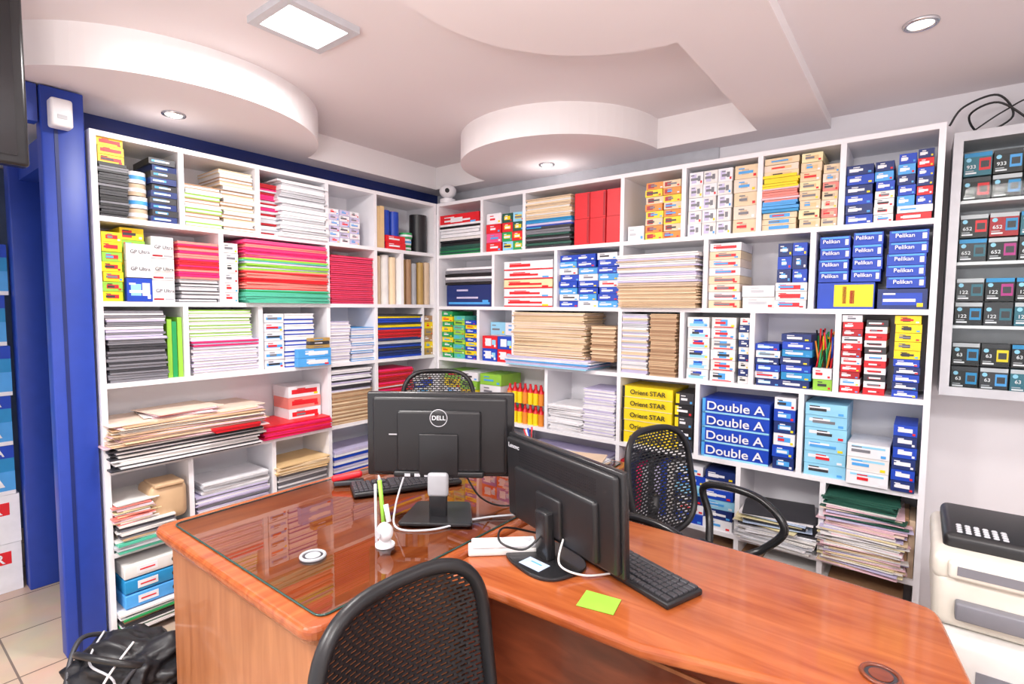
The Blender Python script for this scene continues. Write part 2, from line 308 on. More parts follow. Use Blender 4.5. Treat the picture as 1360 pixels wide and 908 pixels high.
c=Cell('B',-2.767,-2.37,1.126)
for i,cc in enumerate((['green','yellow'],['mint','lgreen'],['blue','yellow'])): c.boxes(.06+i*.31,.35+i*.31,9,[.33,.3,.27][i],cc,name='pen_carton_stack',jit=.01)
c=Cell('B',-2.37,-2.07,1.126)
c.boxes(.05,1,2,.17,['blue','red'],[('white',.2,.6,.2,.8),('sky',.65,.9,.3,.7)],nc=2,D=.08)
c.boxes(.05,1,3,.26,['sky','white'],d=.1,D=.1,nc=2)
c=Cell('B',-2.07,-1.33,1.126)
c.sheets(-.05,.80,.055,['sky','white','lilac','lblue'],.008,D=.3,over=.06,jit=.015,name='magazine_stack',rot=.04); c.sheets(0,.73,.27,['cream','kraft','peach','cream'],.007,z=.055,jit=.014,name='manila_folder_stack',over=.02); c.sheets(.78,.99,.2,['kraft','brown','cream'],.008,z=.055,name='envelope_stack')
c=Cell('B',-1.33,-.97,1.126)
c.sheets(.03,.48,.33,['paper','lilac','lgrey','cream'],.008,jit=.006,name='envelope_stack'); c.sheets(.52,.95,.33,['kraft','brown','kraft'],.008,jit=.006,name='envelope_stack')
c=Cell('B',-.97,-.63,1.126)
wb=[('sky',.1,.9,.1,.4),('blue',.3,.7,.5,.8)]
c.boxes(.04,.4,6,.32,['white','offw'],wb,name='correction_fluid_carton_stack'); c.boxes(.42,.8,6,.32,['white','offw'],[('lblue',.35,.65,.2,.8),('red',.1,.9,.04,.14)],name='correction_fluid_carton_stack'); c.boxes(.84,1,9,.32,['offw','navy'],name='pen_carton_stack')
c=Cell('B',-.63,-.28,1.126)
c.boxes(0,.33,6,.20,['navy','white','blue'],('sky',.1,.6,.3,.7),jit=.012,name='marker_carton_stack',rot=.05); c.boxes(.35,.74,7,.25,['navy','cyan','blue'],('white',.2,.7,.3,.6),jit=.012,name='marker_carton_stack',rot=.05); c.boxes(.76,1,2,.1,['lgreen','white'])
m=MB(FR['B'])
for i in range(34):
    x=c.A(R(.77,.97)); m.tube([(x,.03+R(0,.12),c.z+.1),(x+R(-.02,.02),.03+R(0,.12),c.z+.25*R(.85,1.1))],.004,random.choice(['red','yellow','green','orange','blue','black','red']),6)
m.done('coloured_pencil_bundle')
c=Cell('B',-.28,.03,1.126)
c.boxes(.0,.27,11,.34,['red','white','dred'],bl,name='pen_carton_stack'); c.boxes(.3,.58,11,.32,['red','white','dark','white'],('dred',.2,.8,.3,.6),name='pen_carton_stack'); c.boxes(.66,.98,5,.16,['blue','navy'],('white',.1,.9,.2,.4),name='pen_carton_stack'); c.boxes(.66,.98,5,.18,['yellow'],[('black',.3,.6,.3,.7)],z=.16,name='pen_carton_stack')
c=Cell('B',-2.767,-1.81,.737)
c.boxes(.05,.4,5,.3,['yellow','lgreen','white'],nc=2); c.boxes(.42,.62,4,.3,['lgreen','sky','white'])
m=MB(FR['B'])
for i in range(7):
    for j in range(2):
        for k in range(2):
            x=c.A(.68+.045*i); y=.04+.055*j; z=c.z+k*.13
            m.cyl(x,y,z,z+.075,.019,'yellow' if (i+j)%3 else 'orange',12); m.cyl(x,y,z+.075,z+.095,.019,'red',12,.009); m.cyl(x,y,z+.095,z+.12,.008,'red',10)
m.done('glue_bottle_set')
c=Cell('B',-1.81,-1.33,.737)
c.sheets(0,.55,.16,['white','paper'],.006,jit=.02,rot=.12,name='paper_stack'); c.sheets(.56,1,.28,['white','paper','lilac'],.006,jit=.008,name='paper_stack')
c=Cell('B',-1.33,-.88,.737)
c.boxes(.03,.72,5,.32,['yellow'],[('black',0,.05,0,1),('pyel',.05,1,0,.06)],D=.24,jit=.004,name='paper_ream_stack',text=('Orient STAR',.036,'black',.008,1.05)); c.boxes(.74,.97,5,.31,['dark','black'],('yellow',.0,.2,.1,.9),d=.02,name='paper_ream_stack')
c=Cell('B',-.88,-.41,.737)
c.boxes(.02,.74,4,.30,['blue'],[('sky',0,1,.0,.12),('lblue',0,.05,0,1)],D=.26,jit=.003,name='copy_paper_ream_stack',text=('Double A',.060,'white',0,1.15)); c.boxes(.77,.98,6,.34,['navy','blue','white'],('lblue',.2,.8,.3,.7),name='marker_carton_stack')
c=Cell('B',-.41,.03,.737)
c.boxes(.01,.41,6,.33,['sky','sky'],[('white',.1,.6,.5,.75)],name='label_sheet_carton_stack'); c.boxes(.42,.79,3,.18,['white','offw'],[('sky',.1,.9,.7,.85)],d=-.02); c.boxes(.8,1,6,.28,['navy','blue'],('white',.2,.8,.35,.7),d=-.015,name='ink_cartridge_carton_stack')
c=Cell('B',-2.767,-1.33,.37); c.boxes(.02,.5,3,.27,['white','offw'],nc=3); c.sheets(.55,.95,.24,['white','lilac','blue'],.012)
c=Cell('B',-1.33,-.67,.37)
c.up(0,.5,.3,['dred','white','navy','hot','lgrey','dark','lilac','blue','offw'],hj=.06,name='magazine_row'); c.boxes(.52,.98,6,.3,['blue','white','navy','sky'],bl,nc=2,jit=.02,rot=.06) 
c=Cell('B',-.67,-.31,.37)
c.sheets(.02,.98,.08,['white','offw','lgrey'],.006,D=.27,over=.05,rot=.15,jit=.02,name='document_pile');c.sheets(.05,.9,.07,['paper','dark','pyel','navy','pblue'],.006,z=.08,D=.25,over=.06,rot=.2,jit=.03,name='document_folder_pile',top='dark')
c=Cell('B',-.31,.04,.37)
c.sheets(0,.88,.16,['paper','cream','pyel','lilac','ppink','offw'],.004,over=.05,rot=.12,jit=.022,name='document_pile');c.sheets(0,.88,.10,['ppink','lilac','paper','peach','dgreen'],.006,z=.16,over=.04,rot=.12,jit=.022,name='document_pile',top='offw');c.sheets(0,.8,.04,['dgreen'],.007,z=.26,over=.03,rot=.1,name='document_folder_pile'); c.up(.86,1,.26,['brown','tan'],hj=.02)
c=Cell('B',-.88,.04,.02); c.boxes(.03,.97,2,.25,['offw','brown'],nc=3)
# shelving units
def unit(w,a0,a1,zs,rows):
    m=MB(FR[w]); D=.3; t=.011
    for i,z in enumerate(zs): m.box(a0+2*t,a1-2*t,0,D-.012,z-t,z+t,'shelf')
    m.box(a0+2*t,a1-2*t,D-.012,D,0,zs[0],'shelf')
    m.box(a0,a0+t*2,-.001,D,0,zs[0]+t,'shelf'); m.box(a1-t*2,a1,-.001,D,0,zs[0]+t,'shelf')
    for i,r in enumerate(rows):
        for a in r: m.box(a-t,a+t,.001,D-.012,zs[i+1]+t,zs[i]-t,'shelf')
    return m.done('shelving_unit')
unit('L',.70,2.69,zt,[[1.043,1.404,1.811,2.157],[1.213,1.811,2.157,2.376],[1.043,1.404,1.811,2.157,2.56],[1.811,2.157],[1.043,1.46,1.811],[1.043,1.811]])
unit('B',-2.765,.05,[2.219,1.853,1.491,1.126,.737,.37,.02],[[-2.34,-1.99,-1.32,-.98,-.62,-.29],[-2.24,-1.75,-1.32,-.86,-.39],[-2.37,-2.07,-1.32,-.97,-.63,-.28],[-1.81,-1.32,-.88,-.41],[-1.32,-.67,-.31],[-1.32,-.67,-.31]])
# ------------------------------------------------------------ room shell
def simple(name,x0,x1,y0,y1,z0,z1,c):
    m=MB(); m.box(x0,x1,y0,y1,z0,z1,c); return m.done(name)
simple('wall_left',-3.17,-3.07,.70,3.1,0,2.53,'wallm')
simple('wall_back',-3.17,1.6,3.0,3.1,0,2.6,'wallm')
simple('wall_right',1.5,1.6,-2.5,3.0,0,2.6,'wallm')
simple('wall_left_front',-2.95,-2.85,-2.5,-.45,0,2.36,'wallm')
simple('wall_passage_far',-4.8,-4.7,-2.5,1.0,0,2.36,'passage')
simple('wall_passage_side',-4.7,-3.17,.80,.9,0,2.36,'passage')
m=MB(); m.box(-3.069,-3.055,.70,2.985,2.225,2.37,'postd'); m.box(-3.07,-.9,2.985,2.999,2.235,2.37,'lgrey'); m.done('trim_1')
# floor
fm=bpy.data.materials.new('mat_floor_tile'); nt,b=nodes(fm)
tc=nt.nodes.new('ShaderNodeTexCoord'); br=nt.nodes.new('ShaderNodeTexBrick'); br.offset=0; br.inputs['Scale'].default_value=1
br.inputs['Brick Width'].default_value=.4; br.inputs['Row Height'].default_value=.4; br.inputs['Mortar Size'].default_value=.004
br.inputs['Color1'].default_value=(.60,.45,.33,1); br.inputs['Color2'].default_value=(.68,.53,.40,1); br.inputs['Mortar'].default_value=(.2,.15,.12,1)
ns=nt.nodes.new('ShaderNodeTexNoise'); ns.inputs['Scale'].default_value=5; ns.inputs['Detail'].default_value=6
mx=nt.nodes.new('ShaderNodeMix'); mx.data_type='RGBA'; mx.blend_type='MULTIPLY'; mx.inputs[0].default_value=.35
L=nt.links.new; L(tc.outputs['Object'],br.inputs['Vector']); L(tc.outputs['Object'],ns.inputs['Vector']); L(br.outputs[0],mx.inputs[6]); L(ns.outputs['Color'],mx.inputs[7]); L(mx.outputs[2],b.inputs['Base Color']); b.inputs['Roughness'].default_value=.25
MATS['tile']=fm
simple('floor',-4.8,1.6,-2.5,3.1,-.06,0,'tile')
# ceiling
ZS,ZR,ZH=2.37,2.53,2.42
def arc(cx,cy,r,a0,a1,n=40): return [(cx+r*math.cos(math.radians(a0+(a1-a0)*i/n)),cy+r*math.sin(math.radians(a0+(a1-a0)*i/n))) for i in range(n+1)]
inner=[(-2.9,-2.4),(-.67,-2.4)]+arc(-.62,1.15,.6,-94.8,-265.2)+[(-.67,2.82)]+arc(-1.8,2.82,.62,0,-180)+[(-2.9,2.82)]+arc(-3.0,1.08,.7,81.8,-81.8)
outer=[(-4.8,-2.5),(-.38,-2.5),(-.38,3.1),(-4.8,3.1)]
bm=bmesh.new(); es=[]
for lp in (outer,inner):
    vs=[bm.verts.new((x,y,ZS)) for x,y in lp]
    for i in range(len(vs)): es.append(bm.edges.new((vs[i],vs[(i+1)%len(vs)])))
bmesh.ops.triangle_fill(bm,use_beauty=True,edges=es)
m=MB(); m.bm(bm,'ceil')
n=len(inner); vs=[(x,y,ZS) for x,y in inner]+[(x,y,ZR) for x,y in inner]
m.add(vs,[(i,(i+1)%n,n+(i+1)%n,n+i) for i in range(n)],'ceilw')
m.add([(-.38,-2.5,ZS),(-.38,3.1,ZS),(-.38,3.1,ZH),(-.38,-2.5,ZH)],[(0,1,2,3)],'ceilw')
m.add([(-.38,-2.5,ZH),(1.6,-2.5,ZH),(1.6,3.1,ZH),(-.38,3.1,ZH)],[(0,1,2,3)],'ceil')
m.box(-4.8,1.6,-2.5,3.1,ZR,ZR+.08,'ceil'); m.done('ceiling')
# ------------------------------------------------------------ ceiling lights and added fill lamps
def area(name,loc,size,power,col=(1,.97,.94),rot=(0,0,0)):
    l=bpy.data.lights.new(name,'AREA'); l.energy=power; l.size=size; l.color=col
    o=bpy.data.objects.new(name,l); o.location=loc; o.rotation_euler=rot; scene.collection.objects.link(o); return o
def panel(x,y,w,h,z,p):
    m=MB(); f=.03
    m.box(x-w/2,x+w/2,y-h/2,y-h/2+f,z-.025,z,'lgrey');m.box(x-w/2,x+w/2,y+h/2-f,y+h/2,z-.025,z,'lgrey')
    m.box(x-w/2,x-w/2+f,y-h/2+f,y+h/2-f,z-.025,z,'lgrey');m.box(x+w/2-f,x+w/2,y-h/2+f,y+h/2-f,z-.025,z,'lgrey')
    m.box(x-w/2+f,x+w/2-f,y-h/2+f,y+h/2-f,z-.014,z,'lamp'); o=m.done('ceiling_or_fill_panel')
    a=area('panel_light',(x,y,z-.03),min(w,h)*.9,p); a.parent=o
panel(-1.82,1.11,.26,.29,ZR,28)
panel(-1.82,-.6,.6,.6,ZR,64)  # added panel behind the camera, out of view, for soft fill
panel(.5,.1,.6,.6,ZH,36)  # another added fill panel behind the camera
panel(.75,1.6,.26,.29,ZH,8)
def down(x,y,z,p=5):
    m=MB(); 
    m.tube([(x+.042*math.cos(a*math.pi/12),y+.042*math.sin(a*math.pi/12),z-.003) for a in range(24)],.008,'metal',8,True)
    m.cyl(x,y,z-.006,z-.001,.034,'lampw',20); o=m.done('recessed_downlight')
    l=bpy.data.lights.new('spot','SPOT'); l.energy=p; l.spot_size=2.2; l.spot_blend=.8; l.shadow_soft_size=.04; l.color=(1,.93,.85)
    q=bpy.data.objects.new('spot_lamp',l); q.location=(x,y,z-.02); scene.collection.objects.link(q); q.parent=o
down(-2.74,1.01,ZS,8); down(-1.84,2.72,ZS,8); down(-.04,2.19,ZH,8)
area('ceiling_fill_light',(-.35,-.35,1.75),.45,40,(1,.96,.94),(math.pi-.25,0,0))  # added upward fill lamp near the camera, brightens the ceiling
# ------------------------------------------------------------ doorway at left
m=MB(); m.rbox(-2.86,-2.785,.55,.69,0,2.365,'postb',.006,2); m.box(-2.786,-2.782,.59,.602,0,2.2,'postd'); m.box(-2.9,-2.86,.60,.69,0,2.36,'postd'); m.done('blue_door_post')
m=MB(); m.rbox(-3.72,-3.62,.58,.70,0,2.3,'postb',.006,2); m.done('blue_door_post')
m=MB(); m.box(-2.86,-2.80,-.44,.545,2.22,2.365,'postb'); m.box(-3.7,-2.93,.62,.69,2.12,2.25,'postb'); m.done('blue_door_header')
m=MB(); m.rbox(-2.785,-2.72,.57,.64,2.20,2.31,'white',.01); m.box(-2.72,-2.717,.59,.62,2.23,2.245,'lgrey'); m.done('motion_sensor')
m=MB()
for i in range(7):
    z0=.001+i*.257
    y0=.10+R(-.01,.01); x0=-4.05
    cc='white' if i<2 else 'cyan'
    m.box(x0,x0+.36,y0,y0+.46,z0,z0+.255,cc)
    if i>=2:
        m.box(x0+.36,x0+.362,y0,y0+.46,z0+.19,z0+.255,'blue'); m.box(x0+.36,x0+.363,y0,y0+.46,z0,z0+.02,'white'); m.box(x0+.36,x0+.3625,y0+.28,y0+.46,z0+.02,z0+.12,'lblue')
    else: m.box(x0+.36,x0+.362,y0+.05,y0+.42,z0+.15,z0+.215,'red')
o=m.done('copy_paper_carton_stack')
for i in range(7):
    z0=.001+i*.257
    txt(o,'aA' if i>=2 else 'COPIER',.17 if i>=2 else .07,(-3.684,.42 if i>=2 else .38,z0+.095 if i>=2 else z0+.18),'white',rot=(math.pi/2,0,math.pi/2))
    if i>=2: txt(o,'Double A',.06,(-3.684,.40,z0+.22),'white',rot=(math.pi/2,0,math.pi/2))
m=MB(); m.rbox(-2.30,-2.25,-.35,.415,1.93,2.50,'plasticg',.012); m.box(-2.249,-2.247,-.32,.385,1.96,2.47,'screen'); m.tube([(-2.32,0,2.15),(-2.4,0,2.2),(-2.4,0,2.53)],.02,'plastic',10); m.done('wall_television')
# cctv camera
m=MB(); m.cyl(-2.70,2.74,2.231,2.26,.055,'white',24); m.cyl(-2.70,2.74,2.26,2.285,.03,'white',20); m.ball(-2.69,2.73,2.315,.06,.06,.05,'white'); m.ball(-2.653,2.686,2.31,.016,.016,.016,'black'); m.done('security_camera')
# ------------------------------------------------------------ desks
def rpoly(pts,r,n=6):
    out=[]; N=len(pts)
    for i in range(N):
        p=Vector(pts[i]).to_2d(); a=(Vector(pts[i-1]).to_2d()-p).normalized(); b=(Vector(pts[(i+1)%N]).to_2d()-p).normalized()
        if a.angle(b)>2.8: out.append(tuple(p)); continue
        A=p+a*r; Bq=p+b*r
        for k in range(n+1):
            t=k/n; q=A*(1-t)**2+p*2*t*(1-t)+Bq*t*t; out.append(tuple(q))
    return out
m=MB(); X0,X1,Y0,Y1=-2.04,-1.075,.64,2.36
P=rpoly([(X0,Y0),(X1,Y0),(X1,Y1),(X0,Y1)],.05)
m.poly(P,.712,.747,'wtopy',.014,4); m.poly(rpoly([(X0+.02,Y0+.02),(X1-.02,Y0+.02),(X1-.02,Y1-.02),(X0+.02,Y1-.02)],.04),.688,.711,'wside',.008,3)
m.box(X0+.045,X0+.075,Y0+.076,Y1-.05,.0,.687,'wside'); m.box(X1-.075,X1-.045,Y0+.076,Y1-.05,.0,.687,'wside'); m.box(X0+.045,X1-.045,Y0+.045,Y0+.075,0,.687,'wside')
m.box(X0+.04,X1-.04,Y0+.038,Y0+.044,0,.08,'wside'); m.box(X0+.075,X1-.075,Y1-.3,Y1-.28,.2,.687,'wside')
m.done('wooden_desk')
G=rpoly([(X0+.05,Y0+.05),(X1-.035,Y0+.05),(X1-.035,Y1-.04),(X0+.05,Y1-.04)],.03)
m=MB(); m.add([(x,y,.7535) for x,y in G],[tuple(range(len(G)))],'glass'); m.tube([(x,y,.7503) for x,y in G],.0028,'gedge',6,True); m.done('desk_glass_top',recalc=False)
P=rpoly([(-1.071,1.06),(-.47,1.09),(-.1,1.19),(.15,1.25),(.07,1.71),(-.3,1.74),(-1.071,1.74)],.045)
m=MB(); m.poly(P,.70,.735,'wtop',.013,4); 
m.box(-1.03,.04,1.24,1.27,0,.70,'wdark'); m.box(-1.06,-1.03,1.15,1.68,0,.70,'wdark'); m.box(.04,.07,1.3,1.66,0,.70,'wdark'); m.box(-1.03,.04,1.234,1.24,.60,.61,'wside'); m.box(-1.03,.04,1.234,1.24,.1,.11,'wside'); m.done('wooden_desk')
ZD=.7545; Z2=.7355
def grommet(x,y,z,ins):
    m=MB(); m.tube([(x+.034*math.cos(a*math.pi/12),y+.034*math.sin(a*math.pi/12),z+.002) for a in range(24)],.005,ins,8,True); m.cyl(x,y,z-.0,z+.002,.031,'dark',20); m.cyl(x,y-.0,z+.001,z+.004,.022,ins,20); m.done('cable_grommet')
grommet(-1.40,.85,ZD,'silver'); grommet(-.03,1.31,Z2,'wdark')
# monitors (local: x right, -y rear side seen from camera)
def monitor1():
    mx=Tr(-1.34,1.32,ZD)@Rz(.63)
    m=MB(mx); 
    m.rbox(-.265,.265,.005,.03,.135,.44,'plasticg',.008,3); m.box(-.25,.25,.0295,.0315,.155,.425,'screen')
    m.rbox(-.24,.24,-.018,.01,.15,.425,'plastic',.012,4); m.rbox(-.15,.15,-.034,-.01,.16,.38,'plastic',.012,4)
    m.rbox(-.07,.07,-.042,-.03,.15,.30,'plastic',.006,3)
    for i in range(14): m.box(-.13+i*.02,-.118+i*.02,-.0345,-.0335,.17,.172,'dark')
    m.rbox(-.037,.037,-.06,-.035,.08,.165,'silver',.012,3); m.rbox(-.032,.032,-.055,-.03,.006,.09,'plasticg',.008,3)
    m.poly(rpoly([(-.13,-.12),(.13,-.12),(.10,.09),(-.10,.09)],.02),0,.012,'plasticg',.004,2)
    m.tube([(.03*math.cos(a*math.pi/16),-.0345,.355+.03*math.sin(a*math.pi/16)) for a in range(32)],.0016,'lgrey',6,True)
    m.rbox(-.16,.16,-.04,-.01,.143,.165,'plastic',.006,2)
    for i in range(4): m.box(-.12+.035*i,-.10+.035*i,-.041,-.039,.147,.158,'lgrey')
    m.box(-.18,-.15,-.0205,-.018,.29,.294,'lgrey')
    o=m.done('computer_monitor'); txt(o,'DELL',.022,(0,-.0352,.355),'white')
monitor1()
def monitor2():
    mx=Tr(-.842,1.36,Z2)@Rz(-.335)@Matrix.Rotation(.05,4,'X')
    m=MB(mx)
    m.rbox(-.275,.275,-.012,.012,.04,.335,'plasticg',.006,3); m.box(-.262,.262,.0115,.0135,.065,.325,'screen')
    m.rbox(-.265,.265,-.03,-.006,.05,.325,'plastic',.011,4)
    m.rbox(-.20,.20,-.046,-.02,.06,.24,'plastic',.012,4)
    for i in range(46):
        for j in range(6):
            m.box(-.185+i*.0082,-.181+i*.0082,-.031,-.0295,.255+j*.0085,.259+j*.0085,'black')
    m.rbox(-.06,.06,-.058,-.04,.08,.2,'plastic',.006,3)
    m.rbox(-.03,.03,-.085,-.05,.01,.16,'plasticg',.008,3)
    ob=m.done('computer_monitor'); txt(ob,'Lenovo',.022,(-.215,-.0305,.3),'lgrey')
    b=MB(); b.mx=Matrix()
    pts=[(.125*math.copysign(abs(math.cos(t))**.7,math.cos(t)),-.07+.10*math.copysign(abs(math.sin(t))**.7,math.sin(t))) for t in [k*math.pi/20 for k in range(40)]]
    b.poly(pts,0,.012,'plasticg',.004,2); b.box(-.02,.06,-.15,-.10,.0125,.0132,'pblue',.2); b.box(0,.04,-.14,-.125,.0133,.0138,'offw',.2); b.box(0,.04,-.12,-.115,.0133,.0138,'lblue',.2); q=b.done('stand_base',ob); q.rotation_euler=(-.05,0,0); q.location=(0,0,-.002)
monitor2()
def keyboard(x,y,z,a,n='computer_keyboard'):
    m=MB(Tr(x,y,z)@Rz(a)); m.rbox(-.22,.22,-.07,.07,0,.018,'plastic',.006,3)
    for j in range(6):
        yy=.052-j*.0205-(.004 if j else 0)
        ws=[1.3,1.2,1.3,6,1.3,1.2,1.3] if j==5 else [1.4]+[1]*12+[1.5]
        tot=sum(ws); x0=-.212; sc=.285/tot
        for w in ws: m.rbox(x0+.001,x0+w*sc-.001,yy-.0085,yy+.0085,.016,.024,'dark',.002,1,sm=False); x0+=w*sc
        for i in range(3):
            if j==3: continue
            m.rbox(.08+i*.0195,.0975+i*.0195,yy-.0085,yy+.0085,.016,.024,'dark',.002,1,sm=False)
        for i in range(4): m.rbox(.143+i*.0185,.160+i*.0185,yy-.0085,yy+.0085,.016,.024,'dark',.002,1,sm=False)
    return m.done(n)
keyboard(-1.66,1.44,ZD,1.06+math.pi); keyboard(-.655,1.40,Z2,-.335+math.pi)
# small desk things
m=MB(Tr(-1.29,1.03,ZD)); m.cyl(0,0,0,.006,.03,'white',24); m.cyl(0,0,.006,.03,.022,'white',20,.016); m.ball(.012,-.01,.05,.028,.024,.03,'white'); m.cyl(0,0,0,.004,.012,'lgrey',14,T=Tr(.012,-.034,.05)@Matrix.Rotation(math.pi/2,4,'X'))
m.tube([(-.005,0,.06),(-.012,.0,.12),(-.03,.005,.20)],.0065,'lgreen',10); m.tube([(-.03,.005,.2),(-.036,.006,.215)],[.006,.002],'offw',10); m.tube([(-.03,-.01,0.0),(-.035,-.008,.19)],.004,'white',8); m.tube([(.02,0,.08),(.0,.004,.13)],.008,'white',8); m.done('pen_holder')
m=MB(Tr(-1.86,1.30,ZD)@Rz(.9)); m.rbox(-.06,.06,-.018,.018,0,.02,'dark',.006); m.rbox(-.065,.06,-.014,.014,.022,.05,'red',.012,T=Matrix.Rotation(-.12,4,'Y')); m.done('stapler')
m=MB(Tr(-1.0,1.26,Z2)@Rz(.75)); m.rbox(-.11,.11,-.03,.03,0,.02,'offw',.005); m.rbox(-.10,.10,-.026,.026,.021,.036,'white',.005)
for i in range(4): m.cyl(-.075+.05*i,-.0,.036,.038,.013,'lgrey',14)
m.done('power_strip')
m=MB(Tr(-.62,1.19,Z2+.0008)); m.poly([(-.045,-.05),(.05,-.03),(.035,.045),(-.06,.03)],0,.0012,'lgreen'); m.done('sticky_note')
def spline(pts,n=8):
    P=[Vector(p) for p in pts]; P=[P[0]]+P+[P[-1]]; out=[]
    for i in range(1,len(P)-2):
        for k in range(n):
            t=k/n; a,b_,c_,d=P[i-1],P[i],P[i+1],P[i+2]
            out.append(.5*((2*b_)+(c_-a)*t+(2*a-5*b_+4*c_-d)*t*t+(3*b_-a-3*c_+d)*t**3))
    out.append(P[-2]); return out
def cable(name,pts,r=.0035,c='plastic'):
    m=MB(); m.tube(spline(pts),r,c,8); return m.done(name)
cable('monitor_cable',[(-1.42,1.22,.90),(-1.42,1.18,.80),(-1.35,1.13,.760),(-1.25,1.2,.759),(-1.2,1.35,.759),(-1.12,1.45,.762),(-1.05,1.5,.76),(-.98,1.52,.742)],.0035,'lgrey')
cable('monitor_cable',[(-1.25,1.36,.90),(-1.22,1.40,.82),(-1.2,1.5,.762),(-1.12,1.6,.762),(-1.04,1.62,.745)])
cable('monitor_cable',[(-.86,1.3,.84),(-.9,1.24,.78),(-.98,1.22,.785),(-1.03,1.3,.79),(-.98,1.42,.745),(-.9,1.45,.742)])
cable('monitor_cable',[(-.80,1.29,.82),(-.78,1.24,.77),(-.72,1.27,.745),(-.66,1.34,.742)],.003,'offw')
m=MB(Tr(-1.28,2.18,ZD))
for i in range(6): m.box(-.13,.13,-.1,.1,i*.004,i*.004+.0032,['white','lgrey','tan'][i%3],R(-.3,.3))
m.done('loose_paper_pile')
m=MB(Tr(-1.45,2.05,ZD)); m.cyl(0,0,0,.09,.032,'dark',20)
for i in range(6): m.tube([(R(-.015,.015),R(-.015,.015),.02),(R(-.035,.035),R(-.035,.035),.16)],.004,random.choice(['blue','red','black','white']),8)
m.done('pencil_cup')
m=MB(Tr(-1.06,1.60,Z2)@Rz(.3))
for i in range(4): m.box(.04,.2,-.06,.06,i*.003,i*.003+.0025,'white',R(-.2,.2))
m.done('loose_paper_pile')
# ------------------------------------------------------------ chairs
def backrest(m,w,h,T,nx=34,ny=38,fr=.014,curve=.05,n=3.2,c='plastic'):
    def pt(s,t):
        hw=w/2*(max(0,1-abs(t)**n))**(1/n)
        x=s*hw; z=t*h/2
        return Vector((x,curve*(x/(w/2))**2*-1+ .025*math.cos(t*1.5),z))
    vs=[];fs=[]
    for j in range(ny+1):
        t=-.97+1.94*j/ny
        for i in range(nx+1): vs.append(pt(-1+2*i/nx,t))
    for j in range(ny):
        for i in range(nx):
            if j%2==1 and 0<i<nx-1 and 0<j<ny-1 and (i+(j//2)%2*2)%4!=0 : continue
            a=j*(nx+1)+i; fs.append((a,a+1,a+nx+2,a+nx+1))
    m.add(vs,fs,c,False,T)
    m.add([v+Vector((0,.005,0)) for v in vs],fs,c,False,T)
    out=[]
    N=56
    for k in range(N):
        th=2*math.pi*k/N; cx,sz=math.cos(th),math.sin(th)
        x=w/2*math.copysign(abs(cx)**(2/n),cx); z=h/2*math.copysign(abs(sz)**(2/n),sz); t=z/(h/2)
        out.append((x,-curve*(x/(w/2))**2+.025*math.cos(t*1.5),z))
    m.tube(out,fr,c,8,True,T)
def chair(x,y,ang,zb=.95,seat=.46,w=.44,h=.46,arms=True,lean=.16,nx=60,ny=70,fr=.014,n=3.2):
    m=MB(Tr(x,y)@Rz(ang))
    T=Tr(0,.02,zb-h/2)@Matrix.Rotation(-lean,4,'X')
    backrest(m,w,h,T,nx,ny,fr,n=n)
    m.rbox(-.23,.23,-.50,-.04,seat-.06,seat,'plastic',.03,4)
    m.tube([(0,.03,zb-h*.65),(0,.05,seat+.02),(0,-.02,seat-.07),(0,-.2,seat-.08)],.022,'plastic',10)
    m.cyl(0,-.27,.12,seat-.06,.028,'plastic',14); 
    for k in range(5):
        a=k*2*math.pi/5; px,py=.28*math.cos(a),-.27+.28*math.sin(a)
        m.tube([(0,-.27,.13),(px,py,.075)],[.028,.016],'plastic',10); m.ball(px,py,.03,.03,.03,.03,'dark',seg=12)
    if arms:
        for s in (-1,1):
            m.tube(spline([(s*.23,-.10,seat-.03),(s*.29,-.06,seat+.08),(s*.30,-.02,seat+.20),(s*.30,-.14,seat+.235),(s*.30,-.30,seat+.22),(s*.29,-.40,seat+.13),(s*.28,-.32,seat+.02),(s*.23,-.24,seat-.03)]),.017,'plasticg',10)
    return m.done('office_chair')
chair(-.87,.77,math.pi/2-.06,zb=.87,w=.47,h=.50,arms=False,lean=.14,nx=72,ny=84,fr=.018,n=3.6)
chair(-.86,2.19,math.radians(76),zb=.97,lean=.2)
chair(-2.35,2.30,math.radians(45),zb=1.10,arms=False)
# ------------------------------------------------------------ ink cabinet
m=MB(); x0,x1,y0,y1,z0,z1=.075,.85,2.74,3.0,1.16,2.19; t=.022
for a in ((x0,x0+t,y0,y1,z0,z1),(x1-t,x1,y0,y1,z0,z1),(x0+t,x1-t,y0,y1,z0,z0+t),(x0+t,x1-t,y0,y1,z1-t,z1)): m.box(*a,'lgrey')
m.box(x0+t,x1-t,y1-.01,y1-.001,z0+t,z1-t,'white')
for a in ((x0,x0+.03),(x1-.03,x1)): m.box(a[0],a[1],y0-.012,y0-.001,z0,z1,'lgrey')
for a in ((z0,z0+.035),(z1-.035,z1)): m.box(x0+.03,x1-.03,y0-.012,y0-.001,a[0],a[1],'lgrey')
m.box(.45,.475,y0-.012,y0,z0+.035,z1-.035,'lgrey')
sz=[1.19,1.44,1.69,1.93]
for z in sz[1:]: m.box(x0+t,x1-t,y0+.02,y1-.01,z-.012,z,'white')
gx0,gx1,gz0,gz1=x0+.03,x1-.03,z0+.035,z1-.035
m.add([(gx0,y0-.006,gz0),(gx1,y0-.006,gz0),(gx1,y0-.006,gz1),(gx0,y0-.006,gz1)],[(0,1,2,3)],'cabglass')
m.done('ink_display_cabinet')
m=MB()
